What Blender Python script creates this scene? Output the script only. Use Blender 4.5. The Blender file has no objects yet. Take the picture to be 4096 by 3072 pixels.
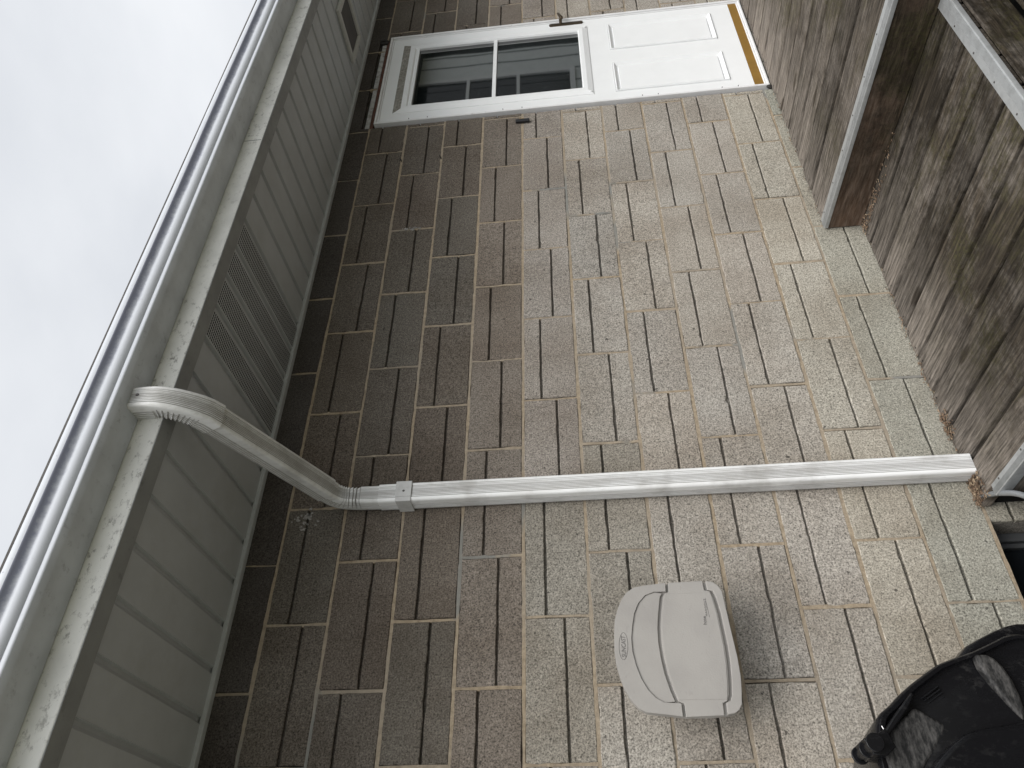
import bpy, bmesh, math, random
from mathutils import Vector, Matrix
random.seed(7)
S = bpy.context.scene
R = math.radians
# ------------------------------------------------------------------ camera
cd = bpy.data.cameras.new('camera'); cam = bpy.data.objects.new('camera', cd)
S.collection.objects.link(cam); S.camera = cam
cam.matrix_world = Matrix(((0.00694898, 0.79042802, -0.61251551, -3.07119784),
                           (0.11466219, -0.60912002, -0.78474543, -2.21623594),
                           (-0.99338024, -0.06477919, -0.09486497, -0.22648584),
                           (0, 0, 0, 1)))
cd.sensor_width = 36; cd.lens = 26.467; cd.clip_start = .02; cd.clip_end = 2000
# ------------------------------------------------------------------ sky, sun, exposure
W = bpy.data.worlds.new('World'); S.world = W; W.use_nodes = True
wn, wl = W.node_tree.nodes, W.node_tree.links
wn.clear()
out = wn.new('ShaderNodeOutputWorld'); bg = wn.new('ShaderNodeBackground')
sky = wn.new('ShaderNodeTexSky'); sky.sky_type = 'NISHITA'; sky.sun_disc = False
SUN_EL, SUN_AZ = 52, 188            # azimuth measured from +Y clockwise
sky.sun_elevation = R(SUN_EL); sky.sun_rotation = R(SUN_AZ)
sky.air_density = 1.0; sky.dust_density = 4.0; sky.ozone_density = 1.0
tc = wn.new('ShaderNodeTexCoord')
mp = wn.new('ShaderNodeMapping'); mp.inputs['Scale'].default_value = (1.0, 1.0, 2.2)
wl.new(tc.outputs['Generated'], mp.inputs[0])
nz = wn.new('ShaderNodeTexNoise'); nz.inputs['Scale'].default_value = 2.3
nz.inputs['Detail'].default_value = 6; nz.inputs['Roughness'].default_value = .5
wl.new(mp.outputs[0], nz.inputs['Vector'])
cr = wn.new('ShaderNodeValToRGB')
cr.color_ramp.elements[0].position = .32; cr.color_ramp.elements[0].color = (.73, .757, .80, 1)
cr.color_ramp.elements[1].position = .68; cr.color_ramp.elements[1].color = (.90, .92, .95, 1)
wl.new(nz.outputs['Fac'], cr.inputs[0])
# the cloud deck is brighter towards the veiled sun
dt = wn.new('ShaderNodeVectorMath'); dt.operation = 'DOT_PRODUCT'
el, az = R(SUN_EL), R(SUN_AZ)
sd = Vector((math.sin(az)*math.cos(el), math.cos(az)*math.cos(el), math.sin(el)))
wl.new(tc.outputs['Generated'], dt.inputs[0]); dt.inputs[1].default_value = sd
mr = wn.new('ShaderNodeMapRange')
mr.inputs['From Min'].default_value = 0.3; mr.inputs['From Max'].default_value = 1
mr.inputs['To Min'].default_value = 7.6; mr.inputs['To Max'].default_value = 15
wl.new(dt.outputs['Value'], mr.inputs['Value'])
sc = wn.new('ShaderNodeVectorMath'); sc.operation = 'SCALE'
wl.new(cr.outputs[0], sc.inputs[0]); wl.new(mr.outputs[0], sc.inputs['Scale'])
mx = wn.new('ShaderNodeMixRGB'); mx.inputs[0].default_value = .97
wl.new(sky.outputs[0], mx.inputs[1]); wl.new(sc.outputs[0], mx.inputs[2])
wl.new(mx.outputs[0], bg.inputs['Color']); bg.inputs['Strength'].default_value = .10
wl.new(bg.outputs[0], out.inputs[0])
sl = bpy.data.lights.new('sun', 'SUN'); sl.energy = 2.0; sl.angle = R(40); sl.color = (1, .965, .92)
so = bpy.data.objects.new('sun', sl); S.collection.objects.link(so)
so.rotation_euler = (-sd).to_track_quat('-Z', 'Y').to_euler()
S.view_settings.view_transform = 'Standard'; S.view_settings.look = 'None'
S.view_settings.exposure = .46; S.view_settings.gamma = 1
S.render.engine = 'CYCLES'; S.cycles.max_bounces = 8

# ------------------------------------------------------------------ helpers
def link(o, parent=None):
    S.collection.objects.link(o)
    if parent: o.parent = parent
    return o
class MB:
    """collects polygons (with a material slot and a tint) and links them as one mesh"""
    def __init__(s): s.v = []; s.f = []; s.m = []; s.t = []
    def face(s, pts, mat=0, tint=(1, 1, 1)):
        n = len(s.v); s.v += [tuple(p) for p in pts]; s.f.append(tuple(range(n, n+len(pts))))
        s.m.append(mat); s.t.append(tint)
    def idx(s, pts, faces, mat=0, tint=(1, 1, 1)):
        n = len(s.v); s.v += [tuple(p) for p in pts]
        for f in faces: s.f.append(tuple(i+n for i in f)); s.m.append(mat); s.t.append(tint)
    def box(s, x0, x1, y0, y1, z0, z1, mat=0, tint=(1, 1, 1)):
        p = [(x, y, z) for x in (x0, x1) for y in (y0, y1) for z in (z0, z1)]
        s.idx(p, [(0, 1, 3, 2), (4, 6, 7, 5), (0, 4, 5, 1), (2, 3, 7, 6), (0, 2, 6, 4), (1, 5, 7, 3)], mat, tint)
    def prism_y(s, xz, y0, y1, mat=0):       # outline in XZ extruded from y0 to y1
        n = len(xz); p = [(a, y0, b) for a, b in xz]+[(a, y1, b) for a, b in xz]
        s.idx(p, [tuple(range(n)), tuple(range(2*n-1, n-1, -1))]+[(i, (i+1) % n+0, (i+1) % n+n, i+n) for i in range(n)], mat)
    def prism_x(s, yz, x0, x1, mat=0, closed=True, caps=True):
        n = len(yz); p = [(x0, a, b) for a, b in yz]+[(x1, a, b) for a, b in yz]
        k = n if closed else n-1
        fs = [(i, (i+1) % n, (i+1) % n+n, i+n) for i in range(k)]
        if closed and caps: fs += [tuple(range(n)), tuple(range(2*n-1, n-1, -1))]
        s.idx(p, fs, mat)
    def tube(s, pts, r, n=8, mat=0, closed=False):
        pts = [Vector(p) for p in pts]; N = len(pts); rings = []
        for i, p in enumerate(pts):
            a = pts[i-1] if i > 0 or closed else p; b = pts[(i+1) % N] if i < N-1 or closed else p
            t = (b-a).normalized(); u = t.cross(Vector((0, 0, 1)))
            if u.length < .1: u = t.cross(Vector((0, 1, 0)))
            u.normalize(); w = t.cross(u)
            rr = r[i] if isinstance(r, (list, tuple)) else r
            rings.append([p+(u*math.cos(2*math.pi*k/n)+w*math.sin(2*math.pi*k/n))*rr for k in range(n)])
        v = [q for rg in rings for q in rg]; fs = []
        for i in range(N if closed else N-1):
            j = (i+1) % N
            for k in range(n): fs.append((i*n+k, i*n+(k+1) % n, j*n+(k+1) % n, j*n+k))
        if not closed: fs += [tuple(range(n-1, -1, -1)), tuple((N-1)*n+k for k in range(n))]
        s.idx(v, fs, mat)
    def build(s, name, mats, parent=None, smooth=None, bevel=None, origin=None):
        me = bpy.data.meshes.new(name); me.from_pydata(s.v, [], s.f)
        for m in (mats if isinstance(mats, (list, tuple)) else [mats]): me.materials.append(m)
        me.polygons.foreach_set('material_index', s.m)
        at = me.color_attributes.new('tint', 'FLOAT_COLOR', 'CORNER')
        buf = []
        for f, t in zip(s.f, s.t): buf += [t[0], t[1], t[2], 1]*len(f)
        at.data.foreach_set('color', buf)
        bm = bmesh.new(); bm.from_mesh(me); bmesh.ops.recalc_face_normals(bm, faces=bm.faces); bm.to_mesh(me); bm.free()
        me.update()
        o = link(bpy.data.objects.new(name, me), parent)
        if smooth is not None: me.shade_smooth() if smooth > 170 else me.shade_smooth(); 
        if smooth is not None and smooth <= 170:
            me.set_sharp_from_angle(angle=R(smooth))
        if bevel:
            b = o.modifiers.new('bevel', 'BEVEL'); b.width = bevel[0]; b.segments = bevel[1]
            b.limit_method = 'ANGLE'; b.angle_limit = R(bevel[2] if len(bevel) > 2 else 35)
        return o
def empty(name, loc=(0, 0, 0)):
    o = bpy.data.objects.new(name, None); o.empty_display_size = .1; o.location = loc
    return link(o)
def tag(o, label=None, cat=None, group=None, kind=None):
    for k, v in (('label', label), ('category', cat), ('group', group), ('kind', kind)):
        if v: o[k] = v
    return o
def keep(root, loc):       # move the root to its base while its parts stay where they are
    root.location = loc
    for c in root.children: c.matrix_parent_inverse = Matrix.Translation(-Vector(loc))

# ------------------------------------------------------------------ material helper
class NT:
    def __init__(s, name):
        s.m = bpy.data.materials.new(name); s.m.use_nodes = True
        s.n = s.m.node_tree.nodes; s.l = s.m.node_tree.links
        s.b = s.n['Principled BSDF']; s.tc = s.n.new('ShaderNodeTexCoord')
    def vec(s, scale=(1, 1, 1), off=None, src=None):
        p = s.n.new('ShaderNodeMapping'); p.inputs['Scale'].default_value = scale
        s.l.new(src or s.tc.outputs['Object'], p.inputs[0])
        if off is not None:
            s.l.new(off, p.inputs['Location'])
        return p.outputs[0]
    def noise(s, scale, vec=None, detail=4, rough=.55, dist=0):
        t = s.n.new('ShaderNodeTexNoise'); t.inputs['Scale'].default_value = scale
        t.inputs['Detail'].default_value = detail; t.inputs['Roughness'].default_value = rough
        t.inputs['Distortion'].default_value = dist
        s.l.new(vec or s.tc.outputs['Object'], t.inputs['Vector']); return t.outputs['Fac']
    def ramp(s, fac, stops, interp='LINEAR'):
        r = s.n.new('ShaderNodeValToRGB'); e = r.color_ramp; e.interpolation = interp
        while len(e.elements) < len(stops): e.elements.new(.5)
        for q, (p, c) in zip(e.elements, stops):
            q.position = p; q.color = (c, c, c, 1) if isinstance(c, (int, float)) else (*c, 1)
        s.l.new(fac, r.inputs[0]); return r.outputs[0]
    def mix(s, fac, a, b, mode='MIX'):
        x = s.n.new('ShaderNodeMixRGB'); x.blend_type = mode
        for i, v in enumerate((fac, a, b)):
            if isinstance(v, (int, float)): x.inputs[i].default_value = v if i == 0 else (v, v, v, 1)
            elif isinstance(v, tuple): x.inputs[i].default_value = (*v, 1)
            else: s.l.new(v, x.inputs[i])
        return x.outputs[0]
    def math(s, op, a, b=0.0):
        x = s.n.new('ShaderNodeMath'); x.operation = op
        for i, v in enumerate((a, b)):
            if isinstance(v, (int, float)): x.inputs[i].default_value = v
            else: s.l.new(v, x.inputs[i])
        return x.outputs[0]
    def sep(s, v):
        x = s.n.new('ShaderNodeSeparateXYZ'); s.l.new(v, x.inputs[0]); return x.outputs
    def attr(s, name='tint'):
        x = s.n.new('ShaderNodeAttribute'); x.attribute_name = name; return x.outputs['Color']
    def bump(s, h, strength=.5, dist=.002, prev=None):
        x = s.n.new('ShaderNodeBump'); x.inputs['Strength'].default_value = strength
        x.inputs['Distance'].default_value = dist; s.l.new(h, x.inputs['Height'])
        if prev is not None: s.l.new(prev, x.inputs['Normal'])
        return x.outputs[0]
    def done(s, col=None, rough=None, normal=None, metal=None, spec=None):
        for k, v in (('Base Color', col), ('Roughness', rough), ('Normal', normal), ('Metallic', metal), ('Specular IOR Level', spec)):
            if v is None: continue
            if isinstance(v, (int, float)): s.b.inputs[k].default_value = v
            elif isinstance(v, tuple): s.b.inputs[k].default_value = (*v, 1)
            else: s.l.new(v, s.b.inputs[k])
        return s.m

# split-face concrete block
n = NT('concrete_block')
sp = n.noise(190, detail=3, rough=.75)
sp2 = n.noise(75, detail=2, rough=.6)
g = n.ramp(sp, [(.34, .30), (.44, .78), (.55, 1.14), (.70, 1.6)])
g2 = n.ramp(sp2, [(.3, .78), (.7, 1.2)])
patch = n.noise(3.2, detail=5, rough=.6)
c = n.mix(1, n.attr(), g, 'MULTIPLY'); c = n.mix(.8, c, g2, 'MULTIPLY')
c = n.mix(n.ramp(patch, [(.40, 0), (.64, .60)]), c, n.mix(1, c, (.58, .54, .50), 'MULTIPLY'))
pale = n.ramp(n.noise(6.5, detail=6, rough=.7), [(.52, 0), (.70, .50)])
c = n.mix(pale, c, n.mix(1, n.mix(1, c, (1.42, 1.42, 1.45), 'MULTIPLY'), 1.0, 'MULTIPLY'))
holes = n.ramp(n.noise(48, detail=1), [(.73, 0), (.76, .8)])
c = n.mix(holes, c, (.05, .045, .04))
hgt = n.mix(.4, sp, sp2)
M_block = n.done(c, .95, n.bump(hgt, .8, .003), spec=.15)
# mortar
n = NT('mortar')
a = n.noise(60, detail=5, rough=.7); b2 = n.noise(2.2, detail=4)
c = n.ramp(a, [(.3, (.235, .185, .128)), (.7, (.42, .345, .25))])
c = n.mix(n.ramp(b2, [(.42, 0), (.62, .5)]), c, (.30, .27, .23))
greyp = n.ramp(n.noise(1.3, n.vec(off=None, scale=(1, 1, 3)), detail=3), [(.60, 0), (.64, .75)])
c = n.mix(greyp, c, (.20, .21, .205))
M_mortar = n.done(c, .95, n.bump(n.noise(110, detail=5, rough=.7), .8, .004), spec=.15)
def simple(name, col, rough=.5, metal=0, spec=.5, dirt=None, dscale=30, thr=(.55, .75), bump=None, stretch=(1, 1, 1), var=.08):
    n = NT(name)
    v = n.vec(stretch)
    f = n.noise(9, v, detail=5, rough=.6)
    c = n.mix(1, col, n.ramp(f, [(.3, 1-var), (.7, 1+var)]), 'MULTIPLY')
    if dirt:
        d = n.noise(dscale, v, detail=7, rough=.72)
        c = n.mix(n.ramp(d, [(thr[0], 0), (thr[1], .85)]), c, dirt)
    nm = n.bump(n.noise(bump[0], v, detail=4), bump[1], .002) if bump else None
    rr = n.ramp(n.noise(14, v), [(.3, max(0, rough-.08)), (.7, min(1, rough+.1))])
    return n.done(c, rr, nm, metal, spec)
M_white = simple('white_painted_door', (.80, .81, .81), .42, dirt=(.45, .43, .40), dscale=60, thr=(.70, .82), bump=(260, .06), var=.02)
M_frame = simple('white_door_frame', (.72, .72, .72), .45, dirt=(.35, .32, .29), dscale=22, thr=(.62, .80), var=.05)
M_dirtyw = simple('stained_white_trim', (.45, .45, .44), .5, dirt=(.16, .14, .12), dscale=30, thr=(.45, .62), var=.1)
M_brass = simple('aged_gold_kick_plate', (.30, .17, .035), .5, metal=.35, var=.12, stretch=(1, 1, .3))
M_bronze = simple('bronze_handle', (.075, .055, .035), .38, metal=.7, var=.25)
M_soffit = simple('soffit_vinyl', (.53, .55, .575), .6, dirt=(.46, .47, .47), dscale=5, thr=(.5, .8), var=.05, spec=.25)
M_dark = simple('dark_void', (.012, .012, .012), .9, spec=.1)
M_rust = simple('rusty_lintel', (.085, .035, .022), .8, dirt=(.16, .06, .03), dscale=18, thr=(.5, .7), var=.3)
M_steel = simple('galvanised_steel', (.36, .38, .40), .45, metal=.6, dirt=(.16, .17, .18), dscale=22, thr=(.5, .75), bump=(40, .15), var=.15)
M_gunk = simple('dark_sealant', (.03, .028, .026), .9, bump=(120, .8), var=.3)
# aluminium painted, stained
def alu(name, col, dirt, a, b, sc=(1, 1, 1), ds=26, rough=.38, streak=None):
    n = NT(name); v = n.vec(sc)
    d1 = n.noise(ds, v, detail=8, rough=.75); big = n.noise(2.6, detail=4)
    f = n.math('MULTIPLY', n.ramp(d1, [(a, 0), (b, 1)]), n.ramp(big, [(.35, .25), (.6, 1)]))
    c = n.mix(n.math('MULTIPLY', f, .8), col, dirt)
    soft = n.ramp(n.noise(7, v, detail=4), [(.35, .86), (.65, 1.06)])
    c = n.mix(1, c, soft, 'MULTIPLY')
    return n.done(c, n.ramp(d1, [(.3, rough-.06), (.75, rough+.3)]), n.bump(n.noise(5, v, detail=2), .25, .01), spec=.5)
def gutter_mat():
    n = NT('stained_gutter_aluminium'); z = n.sep(n.tc.outputs['Object'])['Z']
    d1 = n.noise(70, detail=8, rough=.75); d0 = n.noise(9, n.vec((1, 1, 1)), detail=5, rough=.7)
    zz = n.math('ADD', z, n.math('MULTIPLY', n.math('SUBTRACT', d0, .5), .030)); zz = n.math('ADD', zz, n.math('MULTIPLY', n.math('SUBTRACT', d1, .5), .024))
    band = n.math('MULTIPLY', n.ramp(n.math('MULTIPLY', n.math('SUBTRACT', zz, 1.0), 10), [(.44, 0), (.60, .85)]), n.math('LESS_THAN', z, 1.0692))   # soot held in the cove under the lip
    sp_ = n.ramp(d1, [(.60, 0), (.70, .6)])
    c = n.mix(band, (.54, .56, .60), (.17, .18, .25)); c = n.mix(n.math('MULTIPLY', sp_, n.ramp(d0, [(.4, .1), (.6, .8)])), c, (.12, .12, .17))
    return n.done(c, n.ramp(d1, [(.3, .28), (.75, .6)]), n.bump(n.noise(5, detail=2), .2, .01))
M_gutter = gutter_mat(); M_gutter_old = alu('stained_gutter_aluminium', (.55, .57, .60), (.09, .09, .13), .56, .68, (.7, 1, 1), 55, .30)
M_fascia = alu('spotted_fascia_aluminium', (.76, .755, .72), (.14, .13, .115), .54, .66, (1, 1, 1.4), 38, .42)
M_gutbot = alu('gutter_underside', (.60, .63, .67), (.20, .20, .22), .56, .76, (1, 1, 1), 30, .5)
n = NT('ribbed_downspout_white')
v = n.vec((10, 10, 1.2)); d1 = n.noise(5, v, detail=6, rough=.7); d2 = n.noise(9, detail=5)
c = n.mix(n.ramp(d1, [(.45, 0), (.75, .55)]), (.85, .855, .85), (.52, .50, .47))
c = n.mix(n.ramp(d2, [(.52, 0), (.78, .6)]), c, (.28, .265, .24))
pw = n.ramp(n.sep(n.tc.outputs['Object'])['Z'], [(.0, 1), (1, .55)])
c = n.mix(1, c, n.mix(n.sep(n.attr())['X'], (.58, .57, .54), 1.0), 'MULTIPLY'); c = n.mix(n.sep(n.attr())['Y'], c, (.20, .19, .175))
M_pipe = n.done(c, .45, n.bump(d1, .15, .001))
# hose box plastic
n = NT('taupe_plastic')
gr = n.noise(230, detail=2, rough=.5); bl = n.noise(6, detail=4)
c = n.mix(n.ramp(bl, [(.42, 0), (.66, .5)]), (.345, .328, .305), (.26, .245, .232))
st = n.ramp(n.noise(30, n.vec((1, 1, 2.5)), detail=6, rough=.7), [(.60, 0), (.75, .35)])
c = n.mix(st, c, (.20, .185, .18))
M_taupe = n.done(c, .62, n.bump(gr, .35, .0012), spec=.35)
M_emb = simple('embossed_plastic', (.12, .115, .11), .6)
# black plastic
n = NT('scuffed_black_plastic')
sc1 = n.noise(42, n.vec((1.6, 1, 1)), detail=8, rough=.75); big = n.noise(6.5, detail=4)
f = n.math('MULTIPLY', n.ramp(sc1, [(.52, 0), (.70, 1)]), n.ramp(big, [(.52, 0), (.64, 1)]))
c = n.mix(n.math('MULTIPLY', f, .7), (.006, .006, .007), (.085, .082, .078))
M_black = n.done(c, n.ramp(sc1, [(.3, .18), (.7, .34)]), n.bump(n.noise(14, detail=2), .08, .004), spec=.22)
n = NT('greyed_black_plastic')
sc1 = n.noise(30, n.vec((1, 1, 3)), detail=8, rough=.8)
c = n.mix(n.ramp(sc1, [(.44, 0), (.66, .9)]), (.014, .014, .014), (.11, .105, .10))
M_greyp = n.done(c, .6, n.bump(sc1, .2, .002), spec=.2)
# glass with a dark room behind
n = NT('door_glass')
st = n.ramp(n.noise(10, n.vec((9, 1, .5)), detail=5, rough=.7), [(.60, 0), (.72, .16)])
spt = n.ramp(n.noise(26, n.vec((1.6, 1, .7)), detail=3, rough=.6), [(.70, 0), (.73, .35)])
c = n.mix(1, n.mix(st, (.006, .008, .008), (.20, .21, .21)), n.mix(spt, (0., 0., 0.), (.16, .17, .17)), 'ADD')
n.b.inputs['IOR'].default_value = 2.8
M_glass = n.done(c, .02, n.bump(n.noise(3, detail=1), .05, .004), spec=.5)
M_pane = simple('dark_pane', (.010, .012, .015), .12)
# siding of the house opposite
M_siding = simple('grey_vertical_siding', (.80, .84, .83), .6, var=.05)
M_trim = simple('pale_window_trim', (.85, .87, .87), .5, var=.04)
M_roof = simple('roof_shingle', (.07, .065, .06), .95, dirt=(.12, .115, .11), dscale=40, thr=(.4, .7), bump=(90, .8))
# weathered deck timber (grain along one axis)
def wood(name, axis, base=1.0, moss=1.0, brown=0.0):
    n = NT(name)
    off = n.n.new('ShaderNodeVectorMath'); off.operation = 'SCALE'; n.l.new(n.attr(), off.inputs[0]); off.inputs['Scale'].default_value = 7
    Y_ = axis == 'Y'
    def V(a_, l_): return n.vec((a_, l_, a_) if Y_ else (l_, a_, a_), off.outputs[0])
    g1 = n.noise(1.0, V(55, 4.0), detail=7, rough=.72, dist=.6)
    g2 = n.noise(1.0, V(125, 9), detail=5, rough=.75)
    blot = n.noise(1.0, V(16, 7), detail=9, rough=.78)
    ring = n.n.new('ShaderNodeTexWave'); ring.wave_type = 'BANDS'; ring.bands_direction = 'X' if Y_ else 'Y'
    ring.inputs['Scale'].default_value = 16; ring.inputs['Distortion'].default_value = 7
    ring.inputs['Detail'].default_value = 2.5; ring.inputs['Detail Scale'].default_value = 1.4
    n.l.new(V(1, .22), ring.inputs['Vector'])
    kn = n.n.new('ShaderNodeTexVoronoi'); kn.voronoi_dimensions = '2D'; kn.inputs['Scale'].default_value = 1; n.l.new(V(4.6, 1.5), kn.inputs['Vector'])
    c = n.ramp(n.mix(.45, g1, blot), [(.30, (.095, .080, .066)), (.44, (.155, .135, .115)), (.56, (.205, .180, .156)), (.72, (.30, .27, .238))])
    c = n.mix(.55, c, n.ramp(ring.outputs['Fac'], [(0, .60), (.35, 1.0), (1, 1.18)]), 'MULTIPLY')
    c = n.mix(.8, c, n.ramp(g2, [(.36, .30), (.5, 1), (.64, 1.6)]), 'MULTIPLY')
    c = n.mix(n.ramp(kn.outputs['Distance'], [(.0, .9), (.055, .75), (.085, 0)]), c, (.045, .036, .028))
    if brown: c = n.mix(brown, c, n.mix(1, (.120, .062, .032), n.ramp(g1, [(.3, .5), (.7, 1.6)]), 'MULTIPLY'))
    pos = n.sep(n.tc.outputs['Object'])
    m1 = n.noise(3.0, detail=10, rough=.80)
    far = n.ramp(n.math('MULTIPLY', pos['Y'], -1), [(.05, 0), (.42, 1)])
    msk = n.math('MULTIPLY', n.ramp(n.mix(.4, m1, n.mix(.5, blot, g1)), [(.40, .12), (.52, 1)]), far)
    msk = n.math('MULTIPLY', msk, moss)
    c = n.mix(n.math('MULTIPLY', msk, .94), c, n.ramp(n.mix(.5, g2, g1), [(.36, (.010, .008, .006)), (.5, (.030, .024, .017)), (.64, (.085, .067, .047))]))
    gm = n.math('MULTIPLY', n.ramp(n.noise(4.2, detail=5, rough=.6), [(.47, 0), (.60, 1)]), n.ramp(n.noise(75, detail=5, rough=.8), [(.42, 0), (.56, 1)]))
    c = n.mix(n.math('MULTIPLY', n.math('MULTIPLY', gm, msk), .60), c, n.ramp(g2, [(.3, (.028, .026, .010)), (.7, (.095, .088, .040))]))
    c = n.mix(1, c, n.mix(1, (base, base, base), n.ramp(n.sep(n.attr())['X'], [(0, .68), (1, 1.16)]), 'MULTIPLY'), 'MULTIPLY')
    h = n.mix(.5, n.mix(.5, g2, g1), ring.outputs['Fac'])
    return n.done(c, .92, n.bump(h, .9, .004), spec=.12)
M_woodY = wood('weathered_deck_boards', 'Y', .95)
M_woodUp = wood('weathered_upper_boards', 'Y', 1.05, .8)
M_woodRise = wood('brown_riser_board', 'Y', 1.1, 1.0, .55)
M_woodMoss = wood('mossy_riser_board', 'X', .9, 1.25)
M_woodLow = wood('lower_deck_boards', 'Y', .9, 1.1)
n = NT('ribbed_aluminium_nosing')
d = n.noise(30, detail=6, rough=.7)
c = n.mix(n.ramp(d, [(.45, 0), (.72, .55)]), (.38, .39, .39), (.20, .205, .205))
M_nose = n.done(c, .42, n.bump(n.noise(160), .2, .0008), metal=.35)
M_litter = simple('dry_leaf_litter', (.17, .11, .07), .9, dirt=(.40, .31, .21), dscale=60, thr=(.5, .6), var=.5)
M_ground = simple('ground_gravel', (.16, .15, .12), .95, dirt=(.07, .09, .035), dscale=2, thr=(.45, .6), bump=(30, .6), var=.3)

# ------------------------------------------------------------------ ground
mb = MB(); mb.face([(-400, -400, -1.78), (400, -400, -1.78), (400, 400, -1.78), (-400, 400, -1.78)])
tag(mb.build('ground', M_ground), kind='structure')

# ------------------------------------------------------------------ the block house
house = empty('block_house')
tag(house, 'single storey concrete block house with grey soffit, stained fascia and white door', 'house')
U = .2032; XL, XR = -5.2, 6.4; ZB, ZT = -9*U, .985
OPEN = [(.432, 1.352, -1.262, .858), (-2.90, -1.99, -1.86, -7*U-.004)]
def cut(r):
    rs = [r]
    for a0, a1, b0, b1 in OPEN:
        nr = []
        for x0, x1, z0, z1 in rs:
            if x1 <= a0 or x0 >= a1 or z1 <= b0 or z0 >= b1: nr.append((x0, x1, z0, z1)); continue
            if x0 < a0: nr.append((x0, a0, z0, z1))
            if x1 > a1: nr.append((a1, x1, z0, z1))
            xa, xb = max(x0, a0), min(x1, a1)
            if z0 < b0: nr.append((xa, xb, z0, b0))
            if z1 > b1: nr.append((xa, xb, b1, z1))
        rs = nr
    return [q for q in rs if q[1]-q[0] > .012 and q[3]-q[2] > .012]
def slab(mb, x0, x1, z0, z1, tint, depth=.016, bev=.0022, rough=.00065, y=0.0):
    st = .016; per = []
    nx = max(2, int((x1-x0)/st)); nz_ = max(2, int((z1-z0)/st))
    for i in range(nx): per.append((x0+(x1-x0)*i/nx, z0, 0, 1))
    for i in range(nz_): per.append((x1, z0+(z1-z0)*i/nz_, -1, 0))
    for i in range(nx): per.append((x1-(x1-x0)*i/nx, z1, 0, -1))
    for i in range(nz_): per.append((x0, z1-(z1-z0)*i/nz_, 1, 0))
    N = len(per); A = []; B_ = []; C = []; prev = 0
    for (px, pz, nx_, nz2) in per:
        prev = .6*prev+random.gauss(0, rough); chip = abs(random.gauss(0, .004)) if random.random() < .025 else 0
        e = prev
        A.append((px+nx_*e, y+depth, pz+nz2*e)); B_.append((px+nx_*(e+chip*.5), y+bev*1.1, pz+nz2*(e+chip*.5)))
        C.append((px+nx_*(e+bev+chip)+(0 if nx_ else 0), y, pz+nz2*(e+bev+chip)))
    # pull corners inwards
    cx, cz = (x0+x1)/2, (z0+z1)/2
    C = [(min(max(p[0], x0+bev*.8), x1-bev*.8), p[1], min(max(p[2], z0+bev*.8), z1-bev*.8)) for p in C]
    fs = []
    for i in range(N):
        j = (i+1) % N; fs += [(i, j, N+j, N+i), (N+i, N+j, 2*N+j, 2*N+i)]
    fs.append(tuple(2*N+i for i in range(N)))
    mb.idx(A+B_+C, fs, 0, tint)
rng = random.Random(21)
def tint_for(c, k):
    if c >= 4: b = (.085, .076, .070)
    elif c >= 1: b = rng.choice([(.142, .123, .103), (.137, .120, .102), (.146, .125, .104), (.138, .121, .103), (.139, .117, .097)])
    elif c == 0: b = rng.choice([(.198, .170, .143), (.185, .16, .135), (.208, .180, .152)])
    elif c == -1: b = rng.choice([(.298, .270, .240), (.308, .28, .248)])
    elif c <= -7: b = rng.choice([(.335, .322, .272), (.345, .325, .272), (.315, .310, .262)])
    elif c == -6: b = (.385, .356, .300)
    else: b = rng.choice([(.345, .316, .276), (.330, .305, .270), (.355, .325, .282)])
    # the cooler, denser replacement blocks seen near the downspout
    if (c, k) in ((-1, 9), (-2, 8), (-1, 11), (1, 11), (-2, 10)): b = (.272, .250, .213) if c < 0 else (.150, .134, .113)
    if (c, k) in ((2, 2), (2, 4), (3, 9), (1, 1), (1, 3)): b = (.146, .130, .110)
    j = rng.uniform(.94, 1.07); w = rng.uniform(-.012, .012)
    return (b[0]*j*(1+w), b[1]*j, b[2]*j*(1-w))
blocks = MB(); J = .0050
for c in range(-9, 5):
    for k in range(-32, 27):
        if (k+c) % 2: continue
        xa, xb = -(k+2)*U, -k*U
        if xb < XL or xa > XR: continue
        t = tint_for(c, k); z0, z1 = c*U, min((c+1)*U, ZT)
        jx = rng.uniform(-.003, .003); jz = rng.uniform(-.0012, .0012)
        full = (xa+J+jx, xb-J+jx, z0+J+jz, z1-J+jz)
        up = (k//2) % 2 == 0; gw = .0038
        if c == 4: rects = [full]
        else:
            zg = z1-U*(.355 if up else .605)+rng.uniform(-.003, .003)
            rects = [(full[0], full[1], full[2], zg-gw), (full[0], full[1], zg+gw, full[3])]
        yb = rng.uniform(-.0012, .0016)
        for r in rects:
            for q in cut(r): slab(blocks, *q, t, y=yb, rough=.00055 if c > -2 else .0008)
        for q in cut((xa, xb, z0, z1)):       # bottom of the scored grooves, block tint darkened to paint in their shade
            blocks.face([(q[0], .0105, q[2]), (q[1], .0105, q[2]), (q[1], .0105, q[3]), (q[0], .0105, q[3])], 0, tuple(v*.5 for v in t))
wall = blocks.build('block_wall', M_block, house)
mo = MB()
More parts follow.
